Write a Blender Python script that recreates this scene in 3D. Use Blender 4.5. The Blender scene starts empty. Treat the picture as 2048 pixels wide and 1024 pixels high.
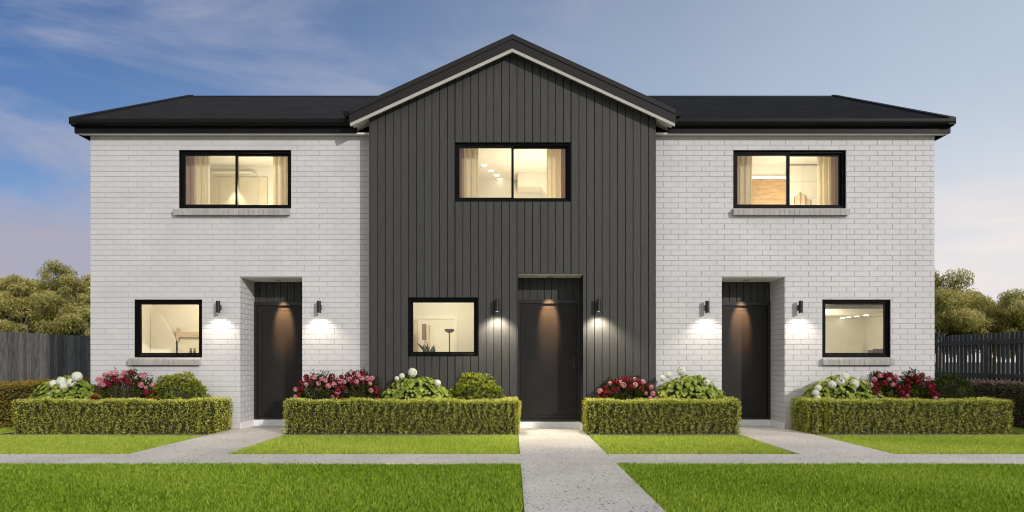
import bpy, math, random
import numpy as np
from mathutils import Vector, Matrix
random.seed(7); rng = np.random.default_rng(7)
sc = bpy.context.scene; COL = bpy.context.collection
R = math.radians

# ---------------------------------------------------------------- camera
H = 1.115; F = 1342.0                      # eye height; focal length in photograph pixels
cam = bpy.data.cameras.new('camera'); cam_o = bpy.data.objects.new('camera', cam); COL.objects.link(cam_o)
cam_o.location = (0, 0, H); cam_o.rotation_euler = (R(90), 0, 0)
cam.sensor_width = 36; cam.lens = 36*F/2048; cam.shift_x = -1/2048; cam.shift_y = 210/2048
cam.clip_start = 0.05; cam.clip_end = 2000
sc.camera = cam_o
sc.view_settings.view_transform = 'Standard'; sc.view_settings.look = 'None'
sc.view_settings.gamma = 1; sc.view_settings.exposure = 0.0
sc.cycles.max_bounces = 8; sc.cycles.transparent_max_bounces = 12
sc.cycles.caustics_reflective = False; sc.cycles.caustics_refractive = False
sc.cycles.sample_clamp_indirect = 4; sc.cycles.pixel_filter_type = 'BLACKMAN_HARRIS'; sc.cycles.filter_width = 1.1

# ---------------------------------------------------------------- world and sun
SUN_AZ, SUN_EL = 141, 19.5                 # front right of the house, low
world = bpy.data.worlds.new("World"); sc.world = world; world.use_nodes = True
nt = world.node_tree; N = nt.nodes; L = nt.links; N.clear()
def wn(t, **k):
    n = N.new(t)
    for a, b in k.items(): setattr(n, a, b)
    return n
out = wn('ShaderNodeOutputWorld'); bg = wn('ShaderNodeBackground'); L.new(bg.outputs[0], out.inputs[0])
bg.inputs[1].default_value = 0.12
sky = wn('ShaderNodeTexSky', sky_type='NISHITA', sun_disc=False)
sky.sun_elevation = R(SUN_EL); sky.sun_rotation = R(SUN_AZ); sky.ozone_density = 2.0; sky.air_density = 1.0; sky.dust_density = 0.6
tc = wn('ShaderNodeTexCoord'); sep = wn('ShaderNodeSeparateXYZ'); L.new(tc.outputs['Generated'], sep.inputs[0])
def wm(op, a, b=None, c=None, clamp=False):
    n = wn('ShaderNodeMath', operation=op, use_clamp=clamp)
    for i, v in enumerate((a, b, c)):
        if v is None: continue
        if isinstance(v, (int, float)): n.inputs[i].default_value = v
        else: L.new(v, n.inputs[i])
    return n.outputs[0]
def wmr(v, a, b, c=0, d=1):
    n = wn('ShaderNodeMapRange', interpolation_type='SMOOTHSTEP')
    L.new(v, n.inputs[0])
    for i, q in enumerate((a, b, c, d)): n.inputs[i+1].default_value = q
    return n.outputs[0]
def wmix(f, a, b):
    n = wn('ShaderNodeMix', data_type='RGBA'); L.new(f, n.inputs[0])
    for s, v in ((6, a), (7, b)):
        if isinstance(v, tuple): n.inputs[s].default_value = (*v, 1)
        else: L.new(v, n.inputs[s])
    return n.outputs[2]
K = 1/0.12
X, Y, Z = sep.outputs
tint = wn('ShaderNodeMix', data_type='RGBA', blend_type='MULTIPLY'); tint.inputs[0].default_value = 1
L.new(sky.outputs[0], tint.inputs[6]); tint.inputs[7].default_value = (0.27, 0.45, 0.70, 1)
base = tint.outputs[2]
# thin high haze, thicker to the right (north-west) and towards the horizon
hz = wm('ADD', wm('MULTIPLY', X, 0.95), wm('MULTIPLY', Z, -1.35))
hz = wmr(hz, -1.28, 0.42)
nz = wn('ShaderNodeTexNoise'); nz.inputs['Scale'].default_value = 1.6; nz.inputs['Detail'].default_value = 3
L.new(tc.outputs['Generated'], nz.inputs['Vector'])
hz = wm('MULTIPLY', hz, wm('ADD', wm('MULTIPLY', nz.outputs[0], 0.35), 0.82), clamp=True)
c1 = wmix(wm('MULTIPLY', hz, 0.95), base, (0.55*K, 0.65*K, 0.77*K))
# near the horizon on the right the haze is almost white
lowr = wm('MULTIPLY', wmr(X, 0.05, 0.5), wmr(Z, 0.36, 0.04))
c1 = wmix(wm('MULTIPLY', lowr, 0.85), c1, (0.95*K, 0.87*K, 0.82*K))
# streaky clouds
mp = wn('ShaderNodeMapping'); mp.inputs['Rotation'].default_value = (0, R(30), 0); mp.inputs['Scale'].default_value = (1.0, 1.0, 3.4); mp.inputs['Location'].default_value = (0.4, 0, 0.3)
L.new(tc.outputs['Generated'], mp.inputs['Vector'])
cn = wn('ShaderNodeTexNoise'); cn.inputs['Scale'].default_value = 2.0; cn.inputs['Detail'].default_value = 8; cn.inputs['Roughness'].default_value = 0.58; cn.inputs['Distortion'].default_value = 0.35
L.new(mp.outputs[0], cn.inputs['Vector'])
cl = wmr(cn.outputs[0], 0.37, 0.62)
cl = wm('MULTIPLY', cl, wmr(X, 0.30, -0.25, 0.15, 0.80))
c2 = wmix(cl, c1, (0.42*K, 0.45*K, 0.57*K))
# mauve bank low on the left
mp2 = wn('ShaderNodeMapping'); mp2.inputs['Scale'].default_value = (1.2, 1.0, 7.0); mp2.inputs['Rotation'].default_value = (0, R(7), 0); mp2.inputs['Location'].default_value = (3.1, 0, 1.4)
L.new(tc.outputs['Generated'], mp2.inputs['Vector'])
cn2 = wn('ShaderNodeTexNoise'); cn2.inputs['Scale'].default_value = 1.9; cn2.inputs['Detail'].default_value = 7; cn2.inputs['Roughness'].default_value = 0.55
L.new(mp2.outputs[0], cn2.inputs['Vector'])
bank = wm('MULTIPLY', wmr(cn2.outputs[0], 0.36, 0.60), wm('MULTIPLY', wmr(Z, 0.33, 0.10), wmr(X, 0.1, -0.35)))
c3 = wmix(wm('MULTIPLY', bank, 0.85), c2, (0.44*K, 0.40*K, 0.47*K))
# unseen bright cloud added behind the viewer as neutral fill for the front
fill_veil = wm('MULTIPLY', wmr(Y, 0.10, -0.45), wmr(Z, -0.05, 0.05))
c4 = wmix(wm('MULTIPLY', fill_veil, 0.85), c3, (0.92*K, 0.88*K, 0.855*K))
# a few peach wisps low on the right
pw = wm('MULTIPLY', wmr(cn2.outputs[0], 0.42, 0.60), wm('MULTIPLY', wmr(Z, 0.26, 0.12), wmr(X, 0.38, 0.60)))
c5 = wmix(wm('MULTIPLY', pw, 0.8), c4, (1.0*K, 0.86*K, 0.79*K))
L.new(c5, bg.inputs[0])

sun = bpy.data.lights.new('sun', 'SUN'); sun.energy = 2.4; sun.angle = R(1.2); sun.color = (1.0, 0.94, 0.87)
sun_o = bpy.data.objects.new('sun', sun); COL.objects.link(sun_o)
sd = Vector((math.cos(R(SUN_EL))*math.sin(R(SUN_AZ)), math.cos(R(SUN_EL))*math.cos(R(SUN_AZ)), math.sin(R(SUN_EL))))
sun_o.rotation_euler = sd.to_track_quat('Z', 'Y').to_euler(); sun_o.location = (8, -8, 9)

# ---------------------------------------------------------------- materials
def mat(name, color, rough=0.6, metal=0.0, spec=0.5):
    m = bpy.data.materials.new(name); m.use_nodes = True
    b = m.node_tree.nodes['Principled BSDF']
    b.inputs['Base Color'].default_value = (*color, 1); b.inputs['Roughness'].default_value = rough
    b.inputs['Metallic'].default_value = metal; b.inputs['Specular IOR Level'].default_value = spec
    return m
def nn(m, t, **k):
    n = m.node_tree.nodes.new(t)
    for a, b in k.items(): setattr(n, a, b)
    return n
def lk(m, a, b): m.node_tree.links.new(a, b)
def bsdf(m): return m.node_tree.nodes['Principled BSDF']
def noise_mat(name, c1, c2, scale=8, rough=0.6, bump=0.0, bscale=None, stretch=(1, 1, 1), detail=5, lo=0.35, hi=0.65, spec=0.5, metal=0.0, attr=None, attr_amt=0.15):
    m = mat(name, c1, rough, metal, spec); b = bsdf(m)
    tc = nn(m, 'ShaderNodeTexCoord'); mp = nn(m, 'ShaderNodeMapping'); mp.inputs['Scale'].default_value = stretch
    lk(m, tc.outputs['Object'], mp.inputs[0])
    n = nn(m, 'ShaderNodeTexNoise'); n.inputs['Scale'].default_value = scale; n.inputs['Detail'].default_value = detail
    lk(m, mp.outputs[0], n.inputs['Vector'])
    r = nn(m, 'ShaderNodeValToRGB'); r.color_ramp.elements[0].position = lo; r.color_ramp.elements[1].position = hi
    r.color_ramp.elements[0].color = (*c1, 1); r.color_ramp.elements[1].color = (*c2, 1)
    lk(m, n.outputs[0], r.inputs[0]); col = r.outputs[0]
    if attr:
        a = nn(m, 'ShaderNodeAttribute', attribute_name=attr)
        mr = nn(m, 'ShaderNodeMapRange'); lk(m, a.outputs['Fac'], mr.inputs[0]); mr.inputs[3].default_value = 1-attr_amt; mr.inputs[4].default_value = 1+attr_amt
        v = nn(m, 'ShaderNodeVectorMath', operation='SCALE'); lk(m, col, v.inputs[0]); lk(m, mr.outputs[0], v.inputs['Scale']); col = v.outputs[0]
    lk(m, col, b.inputs['Base Color'])
    if bump:
        n2 = nn(m, 'ShaderNodeTexNoise'); n2.inputs['Scale'].default_value = bscale or scale*6; n2.inputs['Detail'].default_value = 4
        lk(m, mp.outputs[0], n2.inputs['Vector'])
        bp = nn(m, 'ShaderNodeBump'); bp.inputs['Strength'].default_value = bump; bp.inputs['Distance'].default_value = 0.004
        lk(m, n2.outputs[0], bp.inputs['Height']); lk(m, bp.outputs[0], b.inputs['Normal'])
    return m
def leaf_mat(name, stops, trans=0.3, rough=0.6):
    m = mat(name, stops[0], rough, spec=0.0); b = bsdf(m)
    a = nn(m, 'ShaderNodeAttribute', attribute_name='rnd')
    r = nn(m, 'ShaderNodeValToRGB'); e = r.color_ramp.elements
    e[0].position = 0; e[0].color = (*stops[0], 1); e[1].position = 1; e[1].color = (*stops[-1], 1)
    for i, c in enumerate(stops[1:-1], 1):
        el = e.new(i/(len(stops)-1)); el.color = (*c, 1)
    lk(m, a.outputs['Fac'], r.inputs[0])
    m.node_tree.nodes.remove(b); b = nn(m, 'ShaderNodeBsdfDiffuse'); lk(m, r.outputs[0], b.inputs['Color'])
    t = nn(m, 'ShaderNodeBsdfTranslucent'); lk(m, r.outputs[0], t.inputs[0])
    mx = nn(m, 'ShaderNodeMixShader'); mx.inputs[0].default_value = trans
    o = m.node_tree.nodes['Material Output']
    lk(m, b.outputs[0], mx.inputs[1]); lk(m, t.outputs[0], mx.inputs[2]); lk(m, mx.outputs[0], o.inputs[0])
    return m
def emit_mat(name, color, strength):
    m = mat(name, color); b = bsdf(m)
    b.inputs['Emission Color'].default_value = (*color, 1); b.inputs['Emission Strength'].default_value = strength
    return m

M = {}
M['brick'] = noise_mat('white_painted_brick', (0.525, 0.523, 0.542), (0.575, 0.572, 0.590), 1.1, 0.65, 0.5, 90, attr='rnd', attr_amt=0.02)
M['mortar'] = noise_mat('painted_mortar', (0.42, 0.415, 0.415), (0.47, 0.465, 0.465), 9, 0.8, 0.4, 120)
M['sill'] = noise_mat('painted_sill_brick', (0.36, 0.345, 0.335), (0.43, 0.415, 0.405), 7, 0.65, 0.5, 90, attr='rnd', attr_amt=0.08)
M['clad'] = noise_mat('charcoal_cladding', (0.040, 0.040, 0.0395), (0.051, 0.0505, 0.0495), 6, 0.55, 0.35, 60, (8, 8, 0.5), attr='rnd', attr_amt=0.05, spec=0.3)
M['clad_back'] = mat('charcoal_backing', (0.006, 0.006, 0.006), 0.9, spec=0.1)
M['roof'] = noise_mat('black_roof_sheet', (0.017, 0.017, 0.017), (0.024, 0.024, 0.024), 3, 0.7, spec=0.12)
M['fascia'] = noise_mat('black_fascia', (0.006, 0.006, 0.0062), (0.008, 0.008, 0.0082), 5, 0.5, spec=0.14)
M['barge'] = noise_mat('black_barge', (0.009, 0.009, 0.009), (0.012, 0.012, 0.012), 5, 0.6, 0.2, 40, (1, 1, 6), spec=0.3)
M['soffit'] = noise_mat('off_white_soffit', (0.84, 0.82, 0.77), (0.87, 0.85, 0.80), 4, 0.7)
M['soffit_light_strip'] = noise_mat('painted_soffit_light', (0.38, 0.37, 0.34), (0.42, 0.41, 0.38), 4, 0.7)
M['alu'] = noise_mat('black_window_frame', (0.0035, 0.004, 0.0045), (0.006, 0.006, 0.0065), 6, 0.5, spec=0.08)
M['door'] = noise_mat('charcoal_door', (0.014, 0.0130, 0.0122), (0.018, 0.0165, 0.0155), 3, 0.38, spec=0.25)
M['door_dark'] = noise_mat('charcoal_door_frame', (0.007, 0.007, 0.007), (0.010, 0.010, 0.010), 4, 0.4)
M['handle'] = mat('black_handle', (0.05, 0.05, 0.05), 0.3, 0.7)
M['plinth'] = noise_mat('white_plinth', (0.72, 0.73, 0.74), (0.80, 0.80, 0.81), 12, 0.6)
M['lamp'] = mat('black_lamp_metal', (0.015, 0.016, 0.017), 0.38, 0.3)
M['lamp_glow'] = emit_mat('lamp_lens', (1.0, 0.92, 0.75), .25)
M['down_glow'] = emit_mat('downlight_lens', (1.0, 0.95, 0.82), 5)
M['porch_glow'] = mat('porch_downlight_lens', (0.45, 0.42, 0.34), 0.4)
M['led'] = emit_mat('led_strip', (1.0, 0.95, 0.78), 3)
M['wall'] = noise_mat('cream_wall', (0.76, 0.73, 0.63), (0.79, 0.76, 0.66), 2, 0.8)
M['ceil'] = noise_mat('cream_ceiling', (0.76, 0.72, 0.63), (0.79, 0.75, 0.66), 2, 0.8)
M['trim'] = mat('white_trim', (0.82, 0.78, 0.66), 0.5)
M['tan'] = noise_mat('tan_wall', (0.56, 0.45, 0.31), (0.60, 0.49, 0.35), 2, 0.7)
M['cab'] = noise_mat('cream_cabinet', (0.60, 0.54, 0.38), (0.64, 0.58, 0.42), 3, 0.45)
M['timber'] = noise_mat('honey_timber', (0.36, 0.21, 0.08), (0.52, 0.33, 0.14), 5, 0.5, stretch=(1, 1, 6))
M['brown'] = mat('dark_brown', (0.09, 0.05, 0.035), 0.5)
M['towel'] = noise_mat('cream_towel', (0.66, 0.50, 0.30), (0.74, 0.60, 0.40), 4, 0.9)
M['fence_l'] = noise_mat('grey_timber', (0.085, 0.083, 0.078), (0.21, 0.205, 0.195), 7, 0.85, 0.6, 40, (6, 6, 0.6), attr='rnd', attr_amt=0.35)
M['fence_r'] = noise_mat('dark_grey_timber', (0.040, 0.041, 0.043), (0.080, 0.082, 0.085), 7, 0.85, 0.6, 40, (6, 6, 0.6), attr='rnd', attr_amt=0.3)
M['bark'] = noise_mat('eucalypt_bark', (0.16, 0.12, 0.09), (0.42, 0.36, 0.30), 6, 0.85, 0.5, 30, (3, 3, 0.6))
M['stem'] = mat('green_brown_stem', (0.07, 0.06, 0.03), 0.8)
M['core'] = noise_mat('dark_twigs', (0.016, 0.017, 0.006), (0.035, 0.035, 0.012), 30, 0.95)
M['edge'] = noise_mat('grey_concrete_edging', (0.13, 0.125, 0.12), (0.22, 0.21, 0.20), 20, 0.85, 0.4)
M['mulch'] = noise_mat('mulch', (0.03, 0.02, 0.013), (0.09, 0.06, 0.04), 40, 0.95, 0.8, 80)
M['bounce_street'] = noise_mat('pale_bounce_street', (0.50, 0.48, 0.45), (0.58, 0.56, 0.53), 3, 0.85)
M['soil'] = noise_mat('lawn_soil', (0.035, 0.055, 0.012), (0.075, 0.11, 0.02), 14, 0.95)
M['white_petal'] = leaf_mat('white_petals', [(0.62, 0.66, 0.50), (0.82, 0.83, 0.74), (0.86, 0.86, 0.80)], 0.2, 0.7)
M['pink_petal'] = leaf_mat('pink_petals', [(0.34, 0.05, 0.09), (0.62, 0.20, 0.27), (0.78, 0.50, 0.53)], 0.2, 0.7)
M['red_petal'] = leaf_mat('red_petals', [(0.05, 0.005, 0.010), (0.15, 0.012, 0.022), (0.36, 0.045, 0.06)], 0.15, 0.7)
M['grass'] = leaf_mat('grass_blades', [(0.07, 0.15, 0.012), (0.25, 0.43, 0.03), (0.50, 0.64, 0.08), (0.85, 0.86, 0.22)], 0.35, 0.6)
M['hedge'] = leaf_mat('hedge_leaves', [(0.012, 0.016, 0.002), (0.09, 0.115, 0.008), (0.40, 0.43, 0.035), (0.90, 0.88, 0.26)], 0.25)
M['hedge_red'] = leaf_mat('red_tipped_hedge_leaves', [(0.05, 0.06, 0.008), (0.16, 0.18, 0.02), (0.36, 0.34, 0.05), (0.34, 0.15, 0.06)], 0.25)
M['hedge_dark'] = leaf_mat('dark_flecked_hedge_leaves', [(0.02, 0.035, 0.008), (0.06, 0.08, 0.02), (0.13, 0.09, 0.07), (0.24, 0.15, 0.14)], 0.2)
M['hyd'] = leaf_mat('hydrangea_leaves', [(0.14, 0.21, 0.03), (0.30, 0.38, 0.07), (0.46, 0.50, 0.14)], 0.3)
M['rose'] = leaf_mat('rose_leaves', [(0.012, 0.02, 0.006), (0.04, 0.06, 0.012), (0.11, 0.12, 0.02), (0.14, 0.015, 0.02)], 0.2)
M['shrub'] = leaf_mat('golden_shrub_leaves', [(0.06, 0.09, 0.01), (0.20, 0.26, 0.025), (0.42, 0.44, 0.06), (0.60, 0.55, 0.08)], 0.3)
M['shrub_dark'] = leaf_mat('dark_shrub_leaves', [(0.015, 0.03, 0.006), (0.05, 0.08, 0.014), (0.12, 0.14, 0.03)], 0.25)
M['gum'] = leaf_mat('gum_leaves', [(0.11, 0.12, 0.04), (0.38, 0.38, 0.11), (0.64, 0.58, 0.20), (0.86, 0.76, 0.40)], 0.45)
M['black_pot'] = mat('cream_pot', (0.5, 0.42, 0.3), 0.5)

# glass: clear pane with a faint surface reflection
g = bpy.data.materials.new('window_glass'); g.use_nodes = True; n_ = g.node_tree.nodes; n_.clear()
o_ = n_.new('ShaderNodeOutputMaterial'); t_ = n_.new('ShaderNodeBsdfTransparent'); gl = n_.new('ShaderNodeBsdfGlossy'); mx = n_.new('ShaderNodeMixShader')
t_.inputs[0].default_value = (0.97, 0.98, 0.97, 1); gl.inputs['Roughness'].default_value = 0.02; mx.inputs[0].default_value = 0.05
g.node_tree.links.new(t_.outputs[0], mx.inputs[1]); g.node_tree.links.new(gl.outputs[0], mx.inputs[2]); g.node_tree.links.new(mx.outputs[0], o_.inputs[0])
M['glass'] = g

# curtain: sheer-ish fabric
def curtain_mat(name, col):
    m = mat(name, col, 0.9); b = bsdf(m)
    t = nn(m, 'ShaderNodeBsdfTranslucent'); t.inputs[0].default_value = (*col, 1)
    mx = nn(m, 'ShaderNodeMixShader'); mx.inputs[0].default_value = 0.55
    lk(m, b.outputs[0], mx.inputs[1]); lk(m, t.outputs[0], mx.inputs[2]); lk(m, mx.outputs[0], m.node_tree.nodes['Material Output'].inputs[0])
    return m
M['curtain'] = curtain_mat('cream_curtain', (0.80, 0.72, 0.54))
M['drape'] = curtain_mat('rose_brown_drape', (0.50, 0.34, 0.24))

# pebbled concrete path
m = mat('exposed_aggregate_concrete', (0.36, 0.35, 0.34), 0.75); b = bsdf(m)
tcn = nn(m, 'ShaderNodeTexCoord')
n1 = nn(m, 'ShaderNodeTexNoise'); n1.inputs['Scale'].default_value = 1.3; n1.inputs['Detail'].default_value = 6
n3 = nn(m, 'ShaderNodeTexNoise'); n3.inputs['Scale'].default_value = 70; n3.inputs['Detail'].default_value = 4
lk(m, tcn.outputs['Object'], n1.inputs[0]); lk(m, tcn.outputs['Object'], n3.inputs[0])
r1 = nn(m, 'ShaderNodeValToRGB'); r1.color_ramp.elements[0].position = .3; r1.color_ramp.elements[1].position = .7
r1.color_ramp.elements[0].color = (0.61, 0.58, 0.53, 1); r1.color_ramp.elements[1].color = (0.77, 0.74, 0.68, 1)
lk(m, n1.outputs[0], r1.inputs[0])
mul = nn(m, 'ShaderNodeMix', data_type='RGBA', blend_type='MULTIPLY'); mul.inputs[0].default_value = 1
r3 = nn(m, 'ShaderNodeValToRGB'); r3.color_ramp.elements[0].position = .3; r3.color_ramp.elements[1].position = .7
r3.color_ramp.elements[0].color = (0.72, 0.71, 0.70, 1); r3.color_ramp.elements[1].color = (1.12, 1.12, 1.12, 1)
lk(m, n3.outputs[0], r3.inputs[0]); lk(m, r1.outputs[0], mul.inputs[6]); lk(m, r3.outputs[0], mul.inputs[7])
col = mul.outputs[2]
for (scl, thr, keep, dark) in ((24, 0.24, 0.60, (0.035, 0.03, 0.028)), (48, 0.26, 0.62, (0.09, 0.075, 0.065)), (80, 0.24, 0.72, (0.16, 0.09, 0.07))):
    wv = nn(m, 'ShaderNodeTexNoise'); wv.inputs['Scale'].default_value = scl*1.7; lk(m, tcn.outputs['Object'], wv.inputs[0])
    ad = nn(m, 'ShaderNodeMix', data_type='VECTOR'); ad.inputs[0].default_value = 0.02
    lk(m, tcn.outputs['Object'], ad.inputs[4]); lk(m, wv.outputs['Color'], ad.inputs[5])
    v = nn(m, 'ShaderNodeTexVoronoi'); v.inputs['Scale'].default_value = scl; lk(m, ad.outputs[1], v.inputs['Vector'])
    d = nn(m, 'ShaderNodeMath', operation='LESS_THAN'); d.inputs[1].default_value = thr; lk(m, v.outputs['Distance'], d.inputs[0])
    s3 = nn(m, 'ShaderNodeSeparateColor'); lk(m, v.outputs['Color'], s3.inputs[0])
    k = nn(m, 'ShaderNodeMath', operation='GREATER_THAN'); k.inputs[1].default_value = keep; lk(m, s3.outputs[0], k.inputs[0])
    a = nn(m, 'ShaderNodeMath', operation='MULTIPLY'); lk(m, d.outputs[0], a.inputs[0]); lk(m, k.outputs[0], a.inputs[1])
    x = nn(m, 'ShaderNodeMix', data_type='RGBA'); lk(m, a.outputs[0], x.inputs[0]); lk(m, col, x.inputs[6]); x.inputs[7].default_value = (*dark, 1)
    col = x.outputs[2]
lk(m, col, b.inputs['Base Color'])
bp = nn(m, 'ShaderNodeBump'); bp.inputs['Strength'].default_value = 0.4; bp.inputs['Distance'].default_value = 0.003; lk(m, n3.outputs[0], bp.inputs['Height']); lk(m, bp.outputs[0], b.inputs['Normal'])
M['path'] = m

# ---------------------------------------------------------------- mesh helpers
class MB:
    def __init__(s): s.v = []; s.f = []; s.a = []
    def add(s, vs, fs, a=0.5):
        o = len(s.v); s.v += [tuple(p) for p in vs]; s.f += [tuple(i+o for i in f) for f in fs]; s.a += [a]*len(vs)
    def box(s, x0, x1, y0, y1, z0, z1, a=0.5):
        s.add([(x0, y0, z0), (x1, y0, z0), (x1, y1, z0), (x0, y1, z0), (x0, y0, z1), (x1, y0, z1), (x1, y1, z1), (x0, y1, z1)],
              [(0, 3, 2, 1), (4, 5, 6, 7), (0, 1, 5, 4), (1, 2, 6, 5), (2, 3, 7, 6), (3, 0, 4, 7)], a)
    def prism(s, poly, axis, t0, t1, a=0.5):
        """polygon extruded along an axis: 'x' -> poly is (y, z), 'y' -> (x, z), 'z' -> (x, y)"""
        def P(p, t): return {'x': (t, p[0], p[1]), 'y': (p[0], t, p[1]), 'z': (p[0], p[1], t)}[axis]
        n = len(poly); vs = [P(p, t0) for p in poly]+[P(p, t1) for p in poly]
        fs = [tuple(range(n)), tuple(range(2*n-1, n-1, -1))]+[(i, i+n, (i+1) % n+n, (i+1) % n) for i in range(n)]
        s.add(vs, fs, a)
    def chamfer(s, x0, x1, z0, z1, yb, yf, c, a=0.5, top=None):
        """raised block on an x-z wall, back at yb, face at yf (nearer the camera), chamfer c; top(x) may slope its head"""
        tz = top or (lambda x: z1)
        zz = lambda x, q: (tz(x) if top else z1)-q
        vs = [(x0, yb, z0), (x1, yb, z0), (x1, yb, zz(x1, 0)), (x0, yb, zz(x0, 0)),
              (x0+c, yf, z0+c), (x1-c, yf, z0+c), (x1-c, yf, zz(x1-c, c)), (x0+c, yf, zz(x0+c, c)),
              (x0, yf+c, z0), (x1, yf+c, z0), (x1, yf+c, zz(x1, 0)), (x0, yf+c, zz(x0, 0))]
        fs = [(4, 5, 6, 7), (8, 9, 5, 4), (9, 10, 6, 5), (10, 11, 7, 6), (11, 8, 4, 7), (0, 1, 9, 8), (1, 2, 10, 9), (2, 3, 11, 10), (3, 0, 8, 11)]
        s.add(vs, fs, a)
    def tube(s, pts, rad, n=8, a=0.5, cap=True):
        pts = [Vector(p) for p in pts]; rings = []
        if not hasattr(rad, '__len__'): rad = [rad]*len(pts)
        for i, p in enumerate(pts):
            d = (pts[min(i+1, len(pts)-1)]-pts[max(i-1, 0)]).normalized()
            u = d.orthogonal().normalized() if abs(d.z) > .99 else d.cross(Vector((0, 0, 1))).normalized(); w = d.cross(u)
            rings.append([p+(u*math.cos(2*math.pi*k/n)+w*math.sin(2*math.pi*k/n))*rad[i] for k in range(n)])
        vs = [q for r in rings for q in r]; fs = []
        for i in range(len(pts)-1):
            for k in range(n): fs.append((i*n+k, i*n+(k+1) % n, (i+1)*n+(k+1) % n, (i+1)*n+k))
        if cap: fs += [tuple(range(n-1, -1, -1)), tuple(range((len(pts)-1)*n, len(pts)*n))]
        s.add(vs, fs, a)
    def mesh(s, name, m):
        me = bpy.data.meshes.new(name); me.from_pydata(s.v, [], s.f)
        at = me.attributes.new('rnd', 'FLOAT', 'POINT'); at.data.foreach_set('value', s.a)
        me.materials.append(m); return me
    def build(s, name, m, parent=None, smooth=False):
        me = s.mesh(name, m)
        if smooth: me.polygons.foreach_set('use_smooth', [True]*len(me.polygons))
        me.update()
        return link(name, me, parent)
def link(name, data, parent=None):
    o = bpy.data.objects.new(name, data); COL.objects.link(o)
    if parent is not None:
        o.parent = parent
        bpy.context.view_layer.update() if False else None
        o.matrix_parent_inverse = parent_inv(parent)
    return o
def parent_inv(p):
    mtx = Matrix.Identity(4); q = p
    while q is not None:
        mtx = Matrix.LocRotScale(q.location, q.rotation_euler, q.scale) @ mtx if q.parent is None else q.matrix_parent_inverse @ Matrix.LocRotScale(q.location, q.rotation_euler, q.scale) @ mtx
        q = q.parent
    return mtx.inverted()
def thing(name, label, cat, loc=(0, 0, 0), group=None):
    o = bpy.data.objects.new(name, None); COL.objects.link(o); o.location = loc; o.empty_display_size = .2
    o['label'] = label; o['category'] = cat
    if group: o['group'] = group
    return o
def tag(o, label=None, cat=None, group=None, kind=None):
    if label: o['label'] = label
    if cat: o['category'] = cat
    if group: o['group'] = group
    if kind: o['kind'] = kind
    return o
def np_mesh(name, V, loops, sizes, rnd, m, smooth=False):
    me = bpy.data.meshes.new(name); V = np.asarray(V, dtype=np.float32)
    me.vertices.add(len(V)); me.vertices.foreach_set('co', V.ravel())
    me.loops.add(len(loops)); me.loops.foreach_set('vertex_index', np.asarray(loops, dtype=np.int32))
    me.polygons.add(len(sizes)); st = np.concatenate([[0], np.cumsum(sizes)[:-1]]).astype(np.int32)
    me.polygons.foreach_set('loop_start', st); me.polygons.foreach_set('loop_total', np.asarray(sizes, dtype=np.int32))
    at = me.attributes.new('rnd', 'FLOAT', 'POINT'); at.data.foreach_set('value', np.asarray(rnd, dtype=np.float32))
    me.materials.append(m); me.update(calc_edges=True); return me
def unit(a): return a/np.maximum(np.linalg.norm(a, axis=1, keepdims=True), 1e-9)
LEAF6 = np.array([[0, 0, 0], [0.30, -0.48, 0.06], [0.68, -0.36, 0.04], [1, 0, -0.12], [0.68, 0.36, 0.04], [0.30, 0.48, 0.06]])
LEAF4 = np.array([[0, 0, 0], [0.5, -0.5, 0.08], [1, 0, -0.05], [0.5, 0.5, 0.08]])
def leaf_arrays(P, D, Nn, ln, wd, rnd, shape=LEAF4):
    """one small leaf per row: P base point, D direction, Nn facing"""
    D = unit(D); S = unit(np.cross(D, Nn)); U = np.cross(S, D); n = len(P); k = len(shape)
    V = (P[:, None, :]+D[:, None, :]*(shape[None, :, 0, None]*ln[:, None, None])+S[:, None, :]*(shape[None, :, 1, None]*wd[:, None, None])+U[:, None, :]*(shape[None, :, 2, None]*ln[:, None, None])).reshape(-1, 3)
    if k == 4: f = np.array([[0, 1, 2, 3]])
    else: f = np.array([[0, 1, 2, 3], [0, 3, 4, 5]])
    loops = (np.arange(n)[:, None, None]*k+f[None]).reshape(-1)
    return V, loops, np.full(n*len(f), 4), np.repeat(rnd, k)
def leaf_mesh(name, P, D, Nn, ln, wd, rnd, m, shape=LEAF4):
    return np_mesh(name, *leaf_arrays(P, D, Nn, ln, wd, rnd, shape), m)
def rdir(n): return unit(rng.normal(size=(n, 3)))

def subtract(rects, op):
    res = []
    ox0, ox1, oz0, oz1 = op
    for (x0, x1, z0, z1) in rects:
        if x1 <= ox0 or x0 >= ox1 or z1 <= oz0 or z0 >= oz1: res.append((x0, x1, z0, z1)); continue
        if x0 < ox0: res.append((x0, ox0, z0, z1))
        if x1 > ox1: res.append((ox1, x1, z0, z1))
        a, b = max(x0, ox0), min(x1, ox1)
        if z0 < oz0: res.append((a, b, z0, oz0))
        if z1 > oz1: res.append((a, b, oz1, z1))
    return res

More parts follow.
